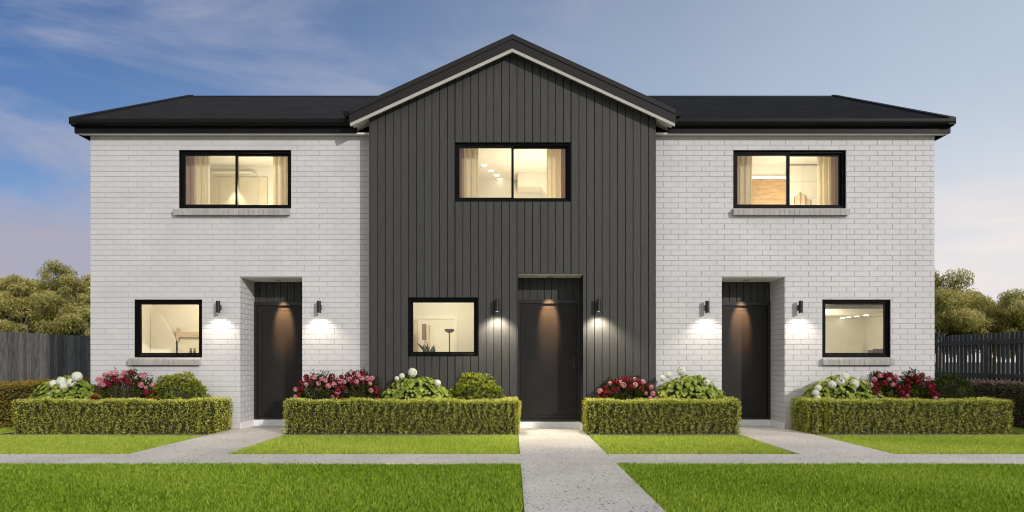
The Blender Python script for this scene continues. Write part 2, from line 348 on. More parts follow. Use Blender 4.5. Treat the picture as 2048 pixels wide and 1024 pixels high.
# ---------------------------------------------------------------- the ground, paths, edging
mb = MB(); mb.add([(-600, -600, -0.05), (600, -600, -0.05), (600, 600, -0.05), (-600, 600, -0.05)], [(0, 1, 2, 3)])
tag(mb.build('ground', M['soil']), kind='structure')
mb = MB()
mb.box(0.09, 1.135, 0.5, 11.27, -0.12, 0)
mb.box(-14, 0.09, 7.33, 8.04, -0.12, 0); mb.box(1.135, 14, 7.33, 8.04, -0.12, 0)
mb.box(-4.60, -3.455, 8.04, 11.66, -0.12, 0); mb.box(3.445, 4.58, 8.04, 11.66, -0.12, 0)
tag(mb.build('path', M['path']), kind='structure')
mb = MB()
for x0, x1 in ((-7.75, -4.63), (-3.43, 0.06), (1.165, 3.42), (4.61, 7.75)):
    mb.box(x0, x1, 10.10, 10.16, -0.1, 0.004)
tag(mb.build('garden_edging', M['edge']), kind='structure')
mb = MB()
for x0, x1 in ((-7.75, -4.62), (-3.44, 0.08), (1.15, 3.43), (4.6, 7.75)):
    mb.box(x0, x1, 10.17, 11.2, -0.1, 0.01)
tag(mb.build('garden_bed', M['mulch']), kind='structure')

mb = MB(); mb.add([(-70, -40, -0.03), (70, -40, -0.03), (70, 0.2, -0.03), (-70, 0.2, -0.03)], [(0, 1, 2, 3)])  # unseen pale paving added to bounce light up onto the soffits
tag(mb.build('bounce_street', M['bounce_street']), kind='structure')
# lawn
def grass(x0, x1, y0, y1, dens, hmin=0.03, hmax=0.055):
    n = int((x1-x0)*(y1-y0)*dens)
    return np.stack([rng.uniform(x0, x1, n), rng.uniform(y0, y1, n), np.full(n, -0.052)], 1)
P = np.concatenate([grass(-7, 0.085, 3.6, 7.325, 9500), grass(1.14, 7, 3.6, 7.325, 9500),
                    grass(-9.2, -4.62, 8.06, 10.09, 8000), grass(-3.435, 0.075, 8.06, 10.09, 8000), grass(1.15, 3.43, 8.06, 10.09, 8000), grass(4.6, 9.2, 8.06, 10.09, 8000),
                    grass(-8.5, -7.76, 10.09, 11.4, 5000), grass(7.76, 8.5, 10.09, 11.4, 5000)])
n = len(P); h = rng.uniform(0.045, 0.074, n)
# slow patches in height and colour
pat = 0.5+0.25*np.sin(P[:, 0]*1.7+np.sin(P[:, 1]*2.1)*1.3)+0.25*np.sin(P[:, 1]*2.6+P[:, 0]*0.9)
h *= 0.9+0.2*pat
w = rng.uniform(0.0024, 0.0044, n); th = rng.uniform(0, 2*np.pi, n)
lean = rng.normal(size=(n, 2))*0.022
side = np.stack([np.cos(th), np.sin(th), np.zeros(n)], 1)*w[:, None]/1
mid = P+np.stack([lean[:, 0]*.35, lean[:, 1]*.35, h*0.6], 1); tip = P+np.stack([lean[:, 0], lean[:, 1], h], 1)
V = np.stack([P-side, P+side, mid+side*.8, tip, mid-side*.8], 1).reshape(-1, 3)
loops = (np.arange(n)[:, None]*5+np.arange(5)[None]).reshape(-1)
rv = np.clip(rng.normal(0.40, 0.24, n)+0.15*(pat-.5)+np.where(P[:, 1] > 8, .26, 0), 0, 1)
lawn = link('lawn', np_mesh('lawn', V, loops, np.full(n, 5), np.repeat(rv, 5), M['grass'])); tag(lawn, 'short mown green lawn beside the concrete paths', 'lawn', kind='stuff')

# ---------------------------------------------------------------- the building
WF = 11.0                     # face of the brick walls
CF = 10.75                    # face of the cladding
HX = 6.92                     # half width
CX = 2.295                    # half width of the clad bay
house = thing('townhouse_building', 'two-storey row of three townhouses, white painted brick either side of a dark clad gable', 'building', (0, 11, 0))
win_ul = (-5.467, -3.63, 3.615, 4.574); win_ur = (3.62, 5.467, 3.615, 4.574)
win_ll = (-6.197, -5.09, 1.172, 2.123); win_lr = (5.08, 6.197, 1.172, 2.123)
win_uc = (-0.93, 0.93, 3.667, 4.62); win_lc = (-1.677, -0.546, 1.187, 2.134)
door_l = (-4.467, -3.45, -1, 2.496); door_r = (3.434, 4.459, -1, 2.496); door_c = (0.085, 1.13, -1, 2.517)
ZT = 4.815
def brick_wall(xa, xb, ops, phase=0):
    mortar = MB(); rs = [(xa+.004, xb-.004, 0, ZT)]
    for o in ops: rs = subtract(rs, o if o[2] > 0 else (o[0]-.007, o[1]+.007, o[2], o[3]))
    for r in rs: mortar.box(r[0], r[1], WF+.0050, WF+.13, r[2], r[3])
    br = MB(); z = 0.012; row = 0
    while z < ZT:
        x = xa-0.125*(row % 2)-phase
        while x < xb:
            cell = [(max(x, xa), min(x+0.2450, xb), z, min(z+0.0775, ZT))]
            if cell[0][1]-cell[0][0] > .02:
                for o in ops: cell = subtract(cell, (o[0]-.002, o[1]+.002, o[2], o[3]))
                for c in cell:
                    if c[1]-c[0] < .012 or c[3]-c[2] < .012: continue
                    j = random.uniform(-.0012, .0012); q = random.uniform(-.0012, .0012)
                    br.chamfer(c[0]+max(0, j), c[1]+min(0, j), c[2]+max(0, q), c[3]+min(0, q), WF+.010, WF+random.uniform(-.0008, .0008), .0014, random.random())
            x += 0.2505
        z += 0.086; row += 1
    w_ = br.build('brick_wall', M['brick'], house); mortar.build('mortar_backing', M['mortar'], w_)
brick_wall(-HX, -CX, [win_ul, win_ll, door_l]); brick_wall(CX, HX, [win_ur, win_lr, door_r], 0.07)

# side, back walls
mb = MB()
zr = lambda y: 4.985+0.486*(min(y, 29.5-y)-10.76)
for s in (-1, 1):
    x0, x1 = sorted((s*(HX-.11), s*HX)); ext = []
    mb.prism([(WF+.131, 0), (18.5, 0), (18.5, zr(18.5)-.06), (14.75, zr(14.75)-.08), (WF+.131, zr(WF+.13)-.06)], 'x', x0, x1)
mb.box(-HX+.112, HX-.112, 18.4, 18.5, 0, 4.9)
mb.build('side_wall', M['brick'], house)
# brick faces on the visible door reveals
def reveal_bricks(xf, sgn):
    """wall facing +x (sgn=1) or -x at xf"""
    br = MB(); z = 0.012; row = 0
    while z < 2.49:
        y = WF+.012-0.11*(row % 2)
        while y < 11.62:
            a, b_ = max(y, WF+.012), min(y+.24, 11.62)
            if b_-a > .02:
                z1 = min(z+.0765, 2.493)
                f = xf; k = xf-sgn*.010; c = .0022
                x_ = sorted((k, f)); rr = random.random()
                vs = [(k, a, z), (k, b_, z), (k, b_, z1), (k, a, z1), (f, a+c, z+c), (f, b_-c, z+c), (f, b_-c, z1-c), (f, a+c, z1-c), (f-sgn*c, a, z), (f-sgn*c, b_, z), (f-sgn*c, b_, z1), (f-sgn*c, a, z1)]
                br.add(vs, [(4, 5, 6, 7), (8, 9, 5, 4), (9, 10, 6, 5), (10, 11, 7, 6), (11, 8, 4, 7), (0, 1, 9, 8), (1, 2, 10, 9), (2, 3, 11, 10), (3, 0, 8, 11)], rr)
            y += .2505
        z += .086; row += 1
    w_ = br.build('porch_wall', M['brick'], house)
    mm = MB(); x0, x1 = sorted((xf-sgn*.006, xf-sgn*.10)); mm.box(x0, x1, WF+.131, 11.72, 0, 2.496); mm.build('mortar_backing', M['mortar'], w_)
for d in (door_l, door_r):
    reveal_bricks(d[0], 1); reveal_bricks(d[1], -1)

# cladding bay
gz = lambda x, top=6.055: top-0.46*abs(x)
ops = [win_uc, win_lc, door_c]
back = MB(); rs = [(-CX+.002, CX-.002, 0.02, 4.95)]
for o in ops: rs = subtract(rs, o)
for r in rs: back.box(r[0], r[1], CF+.018, CF+.13, r[2], r[3])
back.prism([(-CX+.002, 4.95), (CX-.002, 4.95), (CX-.002, gz(CX)), (0, gz(0)), (-CX+.002, gz(CX))], 'y', CF+.018, CF+.13)
for s in (-1, 1):
    x0, x1 = sorted((s*(CX-.03), s*CX)); back.box(x0, x1, CF+.131, WF+.14, 0.02, 4.9)
bd = MB(); x = -CX+.016
while x < CX-.02:
    x1 = min(x+0.1145, CX-.002)
    rs = [(x, x1, 0.03, 99)]
    for o in ops: rs = subtract(rs, o)
    for r in rs:
        if r[1]-r[0] < .006: continue
        a = random.random()
        if r[3] > 90:
            if r[0] < 0 < r[1]:
                bd.chamfer(r[0], 0.0, r[2], 0, CF+.018, CF, .0, a, top=lambda q: gz(q)); bd.chamfer(0.0, r[1], r[2], 0, CF+.018, CF, .0, a, top=lambda q: gz(q))
            else: bd.chamfer(r[0], r[1], r[2], 0, CF+.018, CF, .0015, a, top=lambda q: gz(q))
        else: bd.chamfer(r[0], r[1], r[2], r[3], CF+.018, CF, .0015, a)
    x += 0.1240
for s in (-1, 1):
    x0, x1 = sorted((s*(CX+.001), s*(CX-.013))); bd.prism([(x0, 0.03), (x1, 0.03), (x1, gz(x1)), (x0, gz(x0))], 'y', CF-.004, CF+.0175)
cw = bd.build('cladding_wall', M['clad'], house); back.build('cladding_backing', M['clad_back'], cw)

# main roof, two corrugated slopes
RX = 7.09
mb = MB()
def corr(y0, z0, y1, z1):
    vs = []; fs = []; n = int(2*RX/0.024); ph = [(0, .011), (.5, .018), (1, .011), (1.5, .004)]
    for i in range(n+1):
        x = -RX+2*RX*i/n; q = [0.0, .014, .026, .014][i % 4]
        vs += [(x, y0, z0+q), (x, y1, z1+q)]
        if i: fs.append((2*i-2, 2*i, 2*i+1, 2*i-1))
    return vs, fs
# leave out the stretch under the gable
for (y0, z0, y1, z1) in ((10.775, 4.985, 14.75, 6.917), (18.725, 4.985, 14.75, 6.917)):
    vs, fs = corr(y0, z0, y1, z1); mb.add(vs, fs)
roof = mb.build('roof', M['roof'], house)
mb = MB()
mb.prism([(14.60, 6.858), (14.60, 6.873), (14.75, 6.950), (14.90, 6.873), (14.90, 6.858), (14.75, 6.932)], 'x', -RX+.02, RX-.02)
mb.build('ridge_cap', M['fascia'], roof)
for s in (-1, 1):
    mb = MB(); x0, x1 = sorted((s*(RX-.10), s*(RX+.012)))
    for (y0, y1) in ((10.74, 14.70), (18.76, 14.80)):
        z0, z1 = 4.978, 4.978+.486*abs(y1-y0)
        mb.prism([(y0, z0-.07), (y0, z0+.045), (y1, z1+.045), (y1, z1-.07)], 'x', x0, x1)
    mb.build('verge_cap', M['barge'], roof)
# ceiling board under roof closes the shell
mb = MB(); mb.box(-HX+.112, HX-.112, WF+.132, 18.39, 4.825, 4.85); mb.build('attic_floor', M['soffit'], house)

# gutter, fascia and soffit of the wings
for s in (-1, 1):
    xi, xo = 2.52, 7.09
    x0, x1 = sorted((s*xi, s*xo))
    gt = MB(); gx0, gx1 = sorted((s*xi, s*7.085))
    prof = [(10.728, 4.993), (10.728, 4.955), (10.735, 4.93), (10.755, 4.91), (10.785, 4.897), (10.846, 4.897), (10.846, 4.985), (10.836, 4.985), (10.836, 4.91), (10.787, 4.91), (10.762, 4.92), (10.746, 4.936), (10.740, 4.957), (10.740, 4.993)]
    gt.prism(prof, 'x', gx0, gx1)
    cap = MB(); gtr = gt.build('gutter', M['fascia'], house)
    ex0, ex1 = sorted((s*7.085, s*7.09)); cap.prism([(10.726, 4.995), (10.726, 4.955), (10.733, 4.928), (10.755, 4.907), (10.785, 4.895), (10.848, 4.895), (10.848, 4.995)], 'x', ex0, ex1); cap.build('stop_end', M['fascia'], gtr)
    fa = MB(); fx0, fx1 = sorted((s*xi, s*7.085)); fa.box(fx0, fx1, 10.85, 10.875, 4.803, 4.975)
    rx0, rx1 = sorted((s*7.06, s*7.085)); fa.prism([(10.876, 4.803), (WF+.3, 4.803), (14.75, 6.70), (18.6, 4.83), (18.6, 4.95), (14.75, 6.86), (10.876, 4.97)], 'x', rx0, rx1)
    fa.build('fascia_board', M['fascia'], house)
    so = MB(); sx0, sx1 = sorted((s*(CX+.003), s*7.058)); so.box(sx0, sx1, 10.877, WF+.005, 4.808, 4.818); so.box(sx0, sx1, 10.8765, 10.90, 4.790, 4.8075)  # lower box is an added pale lip, brightening the soffit edge
    wx0, wx1 = sorted((s*6.922, s*7.058)); so.prism([(WF+.006, 4.808), (14.75, 6.66), (18.5, 4.83), (18.5, 4.84), (14.75, 6.67), (WF+.006, 4.818)], 'x', wx0, wx1)
    so.build('soffit', M['soffit'], house)

# gable roof over the clad bay
GX = 2.573
mb = MB()
for s in (-1, 1):
    t = .03
    vs = [(s*GX, 10.60, 6.262-.46*GX), (0, 10.60, 6.262), (0, 13.50, 6.262), (s*GX, 11.05, 6.262-.46*GX)]
    vs += [(a, b_, c-t) for a, b_, c in vs]
    mb.add(vs, [(0, 1, 2, 3), (7, 6, 5, 4), (0, 4, 5, 1), (1, 5, 6, 2), (2, 6, 7, 3), (3, 7, 4, 0)])
groof = mb.build('gable_roof', M['roof'], house)
def rake(name, ztop, zbot, y0, y1, m, gx=GX, parent=house):
    mb = MB()
    for s in (-1, 1):
        mb.prism([(0, ztop), (s*gx, ztop-.46*gx), (s*gx, zbot-.46*gx), (0, zbot)], 'y', y0, y1)
    return mb.build(name, m, parent)
rake('barge_capping', 6.270, 6.192, 10.572, 10.596, M['barge'], GX+.003, groof)
rake('barge_board', 6.1895, 6.052, 10.585, 10.61, M['barge'], GX, groof)
rake('painted_soffit_light', 6.0515, 5.997, 10.592, 10.611, M['soffit_light_strip'], GX-.01, groof)  # added front-facing strip, its pale colour stands for light on the soffit
rake('shadow_batten', 6.20, 6.10, 10.598, 10.62, M['clad_back'], GX-.005, groof)
rake('gable_soffit', 6.066, 6.056, 10.612, 10.765, M['soffit'], GX-.012, groof)
for s in (-1, 1):
    mb = MB(); x0, x1 = s*(CX+.003), s*(GX-.012)
    mb.prism([(x0, 6.066-.46*abs(x0)), (x1, 6.066-.46*abs(x1)), (x1, 6.056-.46*abs(x1)), (x0, 6.056-.46*abs(x0))], 'y', 10.766, WF+.02)
    mb.build('eave_soffit', M['soffit'], groof)
for s in (-1, 1):
    mb = MB(); x0, x1 = sorted((s*(GX-.01), s*(GX+.012))); mb.box(x0, x1, 10.597, 10.99, 4.872, 5.075)
    mb.build('eave_fascia', M['fascia'], groof)
for s in (-1, 1):
    mb = MB(); a = GX+.013
    pr = [(s*a, 5.075), (s*(a+.115), 5.085), (s*(a+.10), 5.03), (s*(a+.06), 5.00), (s*a, 5.0)]
    mb.prism(pr, 'y', 10.64, 10.97); mb.build('gutter', M['fascia'], house)

# porches: ceilings, doors
def porch(d, yw, yd, flip, label_d):
    x0, x1, _, zt = d
    mb = MB(); mb.box(x0+.001, x1-.001, yw+.03, yd+.10, zt-.012, zt+.05); pc = mb.build('porch_ceiling', M['soffit'], house)
    xc = (x0+x1)/2; yc = yw+.33 if yd-yw > .5 else yw+.30
    dl = MB(); dl.tube([(xc, yc, zt-.024), (xc, yc, zt-.011)], [.05, .058], 20); dl.build('downlight', M['porch_glow'], pc)
    lamp = bpy.data.lights.new('porch_light', 'SPOT'); lamp.energy = 620; lamp.spot_size = R(30); lamp.spot_blend = 0.7; lamp.color = (1.0, 0.56, 0.27); lamp.shadow_soft_size = .03
    lo = link('porch_light', lamp, house); lo.matrix_parent_inverse = Matrix.Identity(4); lo.location = (xc, yd-.27-11, zt-.035); lo.rotation_euler = (R(23), 0, 0)
    # transom boards
    tb = MB(); x = x0-.03
    while x < x1:
        a, b_ = max(x, x0), min(x+.113, x1)
        if b_-a > .01: tb.chamfer(a, b_, 2.135, zt-.013, yd+.02, yd+.006, .0015, random.random())
        x += .1205
    tp = tb.build('transom_panel', M['clad'], house)
    bk = MB(); bk.box(x0-.05, x1+.05, yd+.021, yd+.10, .0, zt+.03); bk.build('transom_backing', M['clad_back'], tp)
    # frame
    fr = MB(); w = .045; z0, z1 = .165, 2.12
    fr.box(x0+.002, x0+.002+w, yd-.03, yd+.02, .105, z1); fr.box(x1-.002-w, x1-.002, yd-.03, yd+.02, .105, z1)
    fr.box(x0+.002+w, x1-.002-w, yd-.03, yd+.02, z1-w, z1); fr.box(x0+.002, x1-.002, yd-.035, yd+.02, z1+.001, z1+.014)
    fr.box(x0+.002+w, x1-.002-w, yd-.02, yd+.02, .105, .15)
    lf = MB(); a, b_ = x0+w+.006, x1-w-.006; za, zb = .155, z1-w-.004; yl = yd-.005; g_ = .085; q = .006
    lf.box(a, b_, yl+.006, yd+.02, za, zb)
    # raised surround and raised centre panel leave a thin shadow line
    lf.box(a, a+g_, yl, yl+.0059, za, zb); lf.box(b_-g_, b_, yl, yl+.0059, za, zb); lf.box(a+g_, b_-g_, yl, yl+.0059, zb-g_, zb); lf.box(a+g_, b_-g_, yl, yl+.0059, za, za+.05)
    lf.box(a+g_+q, b_-g_-q, yl, yl+.0059, za+.056, zb-g_-q)
    dr = lf.build('door', M['door'], house); fr.build('door_frame', M['door_dark'], dr)
    hx = (a+.055) if flip else (b_-.055); sg = 1 if flip else -1
    hm = MB(); hm.box(hx-.014, hx+.014, yl-.008, yl-.0005, 1.00, 1.16)
    hm.tube([(hx, yl-.008, 1.11), (hx, yl-.05, 1.11), (hx+sg*.02, yl-.055, 1.11), (hx+sg*.125, yl-.055, 1.108)], .0085, 10)
    hm.build('door_handle', M['handle'], dr)
    # white base under door and along reveals
    pl = MB(); pl.box(x0+.013, x1-.013, yd-.055, yd+.03, .0, .103)
    pl.box(x0-.002, x0+.012, yw-.012, yd-.056, 0, .103); pl.box(x1-.012, x1+.002, yw-.012, yd-.056, 0, .103)
    pl.build('plinth', M['plinth'], house)
porch(door_l, WF, 11.62, False, 'l'); porch(door_r, WF, 11.62, True, 'r'); porch(door_c, CF, 11.22, False, 'c')
mb = MB()
for xs, sg in ((door_c[0], 1), (door_c[1], -1)):
    x0, x1 = sorted((xs-sg*.003, xs-sg*.05)); mb.box(x0, x1, CF+.131, 11.30, .02, 2.55)
mb.build('porch_lining', M['clad'], house)

# windows
def window(w, yw, slide, sill):
    x0, x1, z0, z1 = w; y0, y1 = yw+.035, yw+.115; t = .042
    f = MB(); f.box(x0, x1, y0, y1, z0, z0+t); f.box(x0, x1, y0, y1, z1-t, z1); f.box(x0, x0+t, y0, y1, z0+t, z1-t); f.box(x1-t, x1, y0, y1, z0+t, z1-t)
    # outer flange with a small step
    f.box(x0+.001, x0+.013, yw+.004, y0, z0+.001, z1-.001); f.box(x1-.013, x1-.001, yw+.004, y0, z0+.001, z1-.001); f.box(x0+.013, x1-.013, yw+.004, y0, z1-.013, z1-.001); f.box(x0+.013, x1-.013, yw+.004, y0, z0+.001, z0+.013)
    win = f.build('window', M['alu'], house)
    def sash(a, b_, ya):
        s_ = MB(); q = .034; c, d = z0+t+.001, z1-t-.001
        s_.box(a, b_, ya, ya+.028, c, c+q); s_.box(a, b_, ya, ya+.028, d-q, d); s_.box(a, a+q, ya, ya+.028, c+q, d-q); s_.box(b_-q, b_, ya, ya+.028, c+q, d-q)
        s_.build('sash', M['alu'], win)
        p_ = MB(); p_.box(a+q, b_-q, ya+.012, ya+.016, c+q, d-q); p_.build('pane', M['glass'], win)
    a, b_ = x0+t+.001, x1-t-.001; mid = (x0+x1)/2
    if slide: sash(a, mid+.02, y0+.010); sash(mid-.02, b_, y0+.042)
    else: sash(a, b_, y0+.02)
    if sill:
        s_ = MB(); a, b_ = sill; n = round((b_-a)/.083); bw = (b_-a)/n
        for i in range(n):
            xa, xb = a+i*bw+.002, a+(i+1)*bw-.002; j = random.uniform(-.002, .002); sk = random.uniform(-.002, .006)*0
            zt, zb = z0-.004, z0-.115
            s_.prism([(yw+.03, zt+.003), (yw-.085+j, zt-.028), (yw-.072+j, zb-.006), (yw+.011, zb+.012)], 'x', xa, xb, random.random())
        s_.box(a+.006, b_-.006, yw-.060, yw+.010, z0-.105, z0-.045)
        s_.build('window_sill', M['sill'], win)
window(win_ul, WF, True, (-5.53, -3.64)); window(win_ur, WF, True, (3.60, 5.50)); window(win_uc, CF, True, None)
window(win_ll, WF, False, (-6.27, -5.10)); window(win_lr, WF, False, (5.07, 6.23)); window(win_lc, CF, False, None)

# rooms behind the windows
def room(x0, x1, y0, y1, z0, z1, wall=None, ceil=None):
    mb = MB(); mb.add([(x0, y1, z0), (x1, y1, z0), (x1, y1, z1), (x0, y1, z1), (x0, y0, z0), (x1, y0, z0), (x1, y0, z1), (x0, y0, z1)],
                      [(0, 1, 2, 3), (4, 0, 3, 7), (1, 5, 6, 2), (4, 5, 1, 0)]); r = mb.build('room_wall', wall or M['wall'], house)
    mb = MB(); mb.box(x0, x1, y0, y1, z1, z1+.02); mb.build('room_ceiling', ceil or M['ceil'], r)
    return r
def rlight(x, y, z, e, col=(1.0, 0.85, 0.62), rad=.12, spot=None):
    l = bpy.data.lights.new('room_light', 'SPOT' if spot else 'POINT'); l.energy = e*1.12; l.color = col; l.shadow_soft_size = rad
    if spot: l.spot_size = R(spot); l.spot_blend = .6
    o = link('room_light', l, house); o.matrix_parent_inverse = Matrix.Identity(4); o.location = (x, y-11, z); return o
def inner(name, mb, m, r): return mb.build(name, m, r)

r_ul = room(-6.35, -2.7, 11.135, 12.62, 3.2, 4.77)
mb = MB(); mb.prism([(-5.60, 4.645), (-4.86, 4.645), (-4.79, 4.60), (-4.79, 4.565), (-4.87, 4.615), (-5.60, 4.615)], 'y', 12.50, 12.62); inner('cornice', mb, M['trim'], r_ul)
mb = MB()
for a, b_ in ((-5.72, -5.50), (-5.494, -5.13), (-5.124, -4.77), (-4.764, -4.60)): mb.box(a, b_, 12.57, 12.615, 4.00, 4.56)
inner('splashback_panel', mb, M['cab'], r_ul)
rlight(-4.4, 11.6, 4.0, 36, (1.0, .88, .68)); 
o = rlight(-5.17, 12.45, 4.45, 16, (1, .9, .7), .01, 75)

r_uc = room(-2.2, 2.2, 10.885, 13.55, 3.1, 4.765)
for px, py in ((968.7, 330), (982, 341.5), (993, 350), (1000, 358)):
    y = (4.765-H)*F/(722-py); x = (px-1025)*y/F; dm = MB(); dm.tube([(x, y, 4.755), (x, y, 4.764)], .045, 16)
    inner('downlight', dm, M['down_glow'], r_uc)
mb = MB(); mb.prism([(0.10, 4.764), (0.90, 4.764), (1.45, 3.6), (1.2, 3.6), (0.55, 4.50), (0.10, 4.50)], 'y', 13.0, 13.5); inner('stair_bulkhead', mb, M['wall'], r_uc)
rlight(0.4, 11.9, 3.75, 58, (1.0, .86, .66))

r_ur = room(2.7, 6.8, 11.135, 12.5, 3.2, 4.77)
mb = MB()
for i in range(2):
    for j in range(9): mb.box(4.0+i*.53+.001, 4.0+(i+1)*.53-.001, 12.35, 12.49, 3.3+j*.13+.001, 3.3+(j+1)*.13-.001, random.random())
inner('timber_panel', mb, M['timber'], r_ur)
mb = MB(); mb.box(4.0, 5.06, 12.36, 12.40, 4.49, 4.51); inner('led_strip', mb, M['led'], r_ur)
mb = MB()
for i in range(6):
    for j in range(5): mb.box(5.09+i*.3+.002, 5.09+(i+1)*.3-.002, 12.44, 12.49, 3.24+j*.3+.002, 3.24+(j+1)*.3-.002)
inner('wall_tile', mb, M['trim'], r_ur)
rlight(4.9, 11.6, 4.0, 36, (1, .89, .70)); 

r_ll = room(-6.80, -4.60, 11.135, 12.7, .1, 2.45)
mb = MB(); mb.prism([(-6.79, 2.0), (-6.62, 2.0), (-6.05, 1.1), (-6.79, 1.1)], 'y', 12.60, 12.69); inner('stair_panel', mb, M['wall'], r_ll)
mb = MB(); mb.box(-6.32, -6.285, 12.60, 12.69, .1, 1.74); mb.box(-6.285, -5.3, 12.60, 12.69, 1.56, 1.66); inner('doorway_trim', mb, M['tan'], r_ll)
mb = MB(); mb.box(-6.28, -5.3, 12.66, 12.69, .1, 1.555); inner('painted_lit_doorway', mb, M['trim'], r_ll)  # flat pale panel, light of the room beyond is only its colour
mb = MB(); mb.box(-6.28, -5.3, 12.2, 12.65, .98, 1.20); inner('bench', mb, M['cab'], r_ll)
rlight(-5.6, 11.7, 2.2, 32, (1, .85, .64))
r_lr = room(4.60, 6.80, 11.135, 12.9, .1, 2.45)
mb = MB(); mb.box(5.2, 6.79, 11.75, 12.89, 1.94, 2.03); inner('dropped_ceiling', mb, M['ceil'], r_lr)
for x, y in ((6.35, 12.05), (6.33, 12.35), (6.31, 12.6), (6.3, 12.8)):
    dm = MB(); dm.tube([(x, y, 1.932), (x, y, 1.939)], .04, 16); inner('downlight', dm, M['down_glow'], r_lr)
mb = MB(); mb.box(6.32, 6.71, 12.85, 12.89, .1, 1.42); inner('room_door', mb, M['trim'], r_lr)
rlight(5.4, 11.6, 1.7, 24, (1, .88, .66))
r_lc = room(-2.28, 0.0, 10.885, 15.6, .1, 2.45)
mb = MB(); mb.box(-2.27, 0, 13.0, 13.12, 2.00, 2.44); mb.box(-1.06, 0, 13.0, 13.12, .1, 2.0); inner('partition_wall', mb, M['wall'], r_lc)
mb = MB(); mb.box(-2.27, -1.06, 12.98, 13.14, 1.93, 1.999); mb.box(-1.13, -1.061, 12.98, 13.14, .1, 1.929); inner('opening_trim', mb, M['trim'], r_lc)
mb = MB(); mb.box(-2.27, -2.20, 15.50, 15.59, .1, 2.1); mb.box(-2.02, -1.92, 15.50, 15.59, .1, 1.95); inner('room_door', mb, M['tan'], r_lc)
rlight(-1.2, 11.9, 2.2, 32, (1, .88, .68)); rlight(-1.6, 14.2, 2.2, 38.0, (1, .9, .72))

# curtains, one each side of every upper window
def curtain(x0, x1, y, z0, z1, label, drape_left):
    t = thing('curtain', label, 'curtain', ((x0+x1)/2, y, z0), 'curtains in the upper windows')
    def sheet(a, b_, m, name, amp):
        n = 60; V_ = []; Fc = []; ph = random.uniform(0, 6)
        for i in range(n+1):
            u = i/n; x = a+(b_-a)*u; off = amp*math.sin(u*(b_-a)/.050*2*math.pi*.55+ph)+amp*.3*math.sin(u*31)
            V_ += [(x, y+off, z0), (x, y+off, z1)]
            if i: Fc.append((2*i-2, 2*i, 2*i+1, 2*i-1))
        k = len(V_); V_ += [(p[0], p[1]+.003, p[2]) for p in V_]; Fc += [tuple(q+k for q in reversed(f)) for f in Fc]
        mb = MB(); mb.add(V_, Fc); mb.build(name, m, t, True)
    w = (x1-x0)*.42
    if drape_left: sheet(x0, x0+w, M['drape'], 'drape', .022); sheet(x0+w, x1, M['curtain'], 'sheer', .016)
    else: sheet(x1-w, x1, M['drape'], 'drape', .022); sheet(x0, x1-w, M['curtain'], 'sheer', .016)
curtain(-5.53, -5.09, 11.27, 3.5, 4.72, 'cream and rosy curtain at the left side of the upper left window', True)
curtain(-4.02, -3.62, 11.27, 3.5, 4.72, 'cream and rosy curtain at the right side of the upper left window', False)
curtain(-0.96, -0.56, 11.02, 3.5, 4.72, 'cream and rosy curtain at the left side of the upper gable window', True)
curtain(0.56, 0.96, 11.02, 3.5, 4.72, 'cream and rosy curtain at the right side of the upper gable window', False)
curtain(3.62, 4.02, 11.27, 3.5, 4.72, 'cream and rosy curtain at the left side of the upper right window', True)
curtain(5.12, 5.52, 11.27, 3.5, 4.72, 'cream and rosy curtain at the right side of the upper right window', False)

# loose things in the rooms
mb = MB()
for i in range(24):
    u = i/24; v = (i+1)/24; f_ = lambda q: 12.36+.025*math.sin(q*17)
    top = lambda q: 4.235-.25*abs(q-.38)
    x_ = lambda q: 5.20+.27*q
    mb.add([(x_(u), f_(u), 3.3), (x_(v), f_(v), 3.3), (x_(v), f_(v)-.0, top(v)), (x_(u), f_(u), top(u)), (x_(u), f_(u)+.02, 3.3), (x_(v), f_(v)+.02, 3.3), (x_(v), f_(v)+.02, top(v)), (x_(u), f_(u)+.02, top(u))], [(0, 1, 2, 3), (7, 6, 5, 4), (3, 2, 6, 7)])
tag(mb.build('towel', M['towel'], None, True), 'cream towel hanging on the white tiled wall behind the upper right window', 'towel')
lampf = thing('floor_lamp', 'slim brown floor lamp with a wide bowl seen through the lower gable window', 'lamp', (-1.315, 14.0, .1))
mb = MB(); mb.tube([(-1.315, 14, .12), (-1.315, 14, 1.72)], .014, 10); mb.build('lamp_pole', M['brown'], lampf)
mb = MB(); mb.tube([(-1.315, 14, .1), (-1.315, 14, .125)], .13, 20); mb.build('lamp_base', M['brown'], lampf)
mb = MB(); mb.tube([(-1.315, 14, 1.70), (-1.315, 14, 1.73), (-1.315, 14, 1.78)], [.03, .09, .115], 20); mb.build('lamp_bowl', M['brown'], lampf, True)
pp = thing('potted_plant', 'leafy potted plant seen through the lower gable window', 'plant', (-1.56, 12.5, .1))
mb = MB(); mb.tube([(-1.56, 12.5, .1), (-1.56, 12.5, 1.05)], [.13, .16], 16); mb.build('pot', M['black_pot'], pp)
n = 60; P = np.tile([[-1.56, 12.5, 1.05]], (n, 1))+rng.normal(size=(n, 3))*.03; D = rdir(n); D[:, 2] = np.abs(D[:, 2])*.9+.2
link('foliage', leaf_mesh('foliage', P+D*.08, D, rdir(n), rng.uniform(.15, .34, n), rng.uniform(.03, .05, n), rng.random(n), M['shrub_dark'], LEAF6), pp)
mb = MB(); mb.tube([(-1.80, 14.9, 1.45), (-1.80, 14.94, 1.46)], .10, 4); mb.v = [(x_-.32 if False else x_, y_, z_) for x_, y_, z_ in mb.v]
mb = MB(); mb.box(-2.00+.0, -1.93, 14.9, 14.94, 1.60, 1.93); mb.box(-2.012, -1.918, 14.93, 14.95, 1.585, 1.945)
tag(mb.build('wall_mirror', M['brown']), 'narrow black-glass mirror on the inner wall seen through the lower gable window', 'mirror')
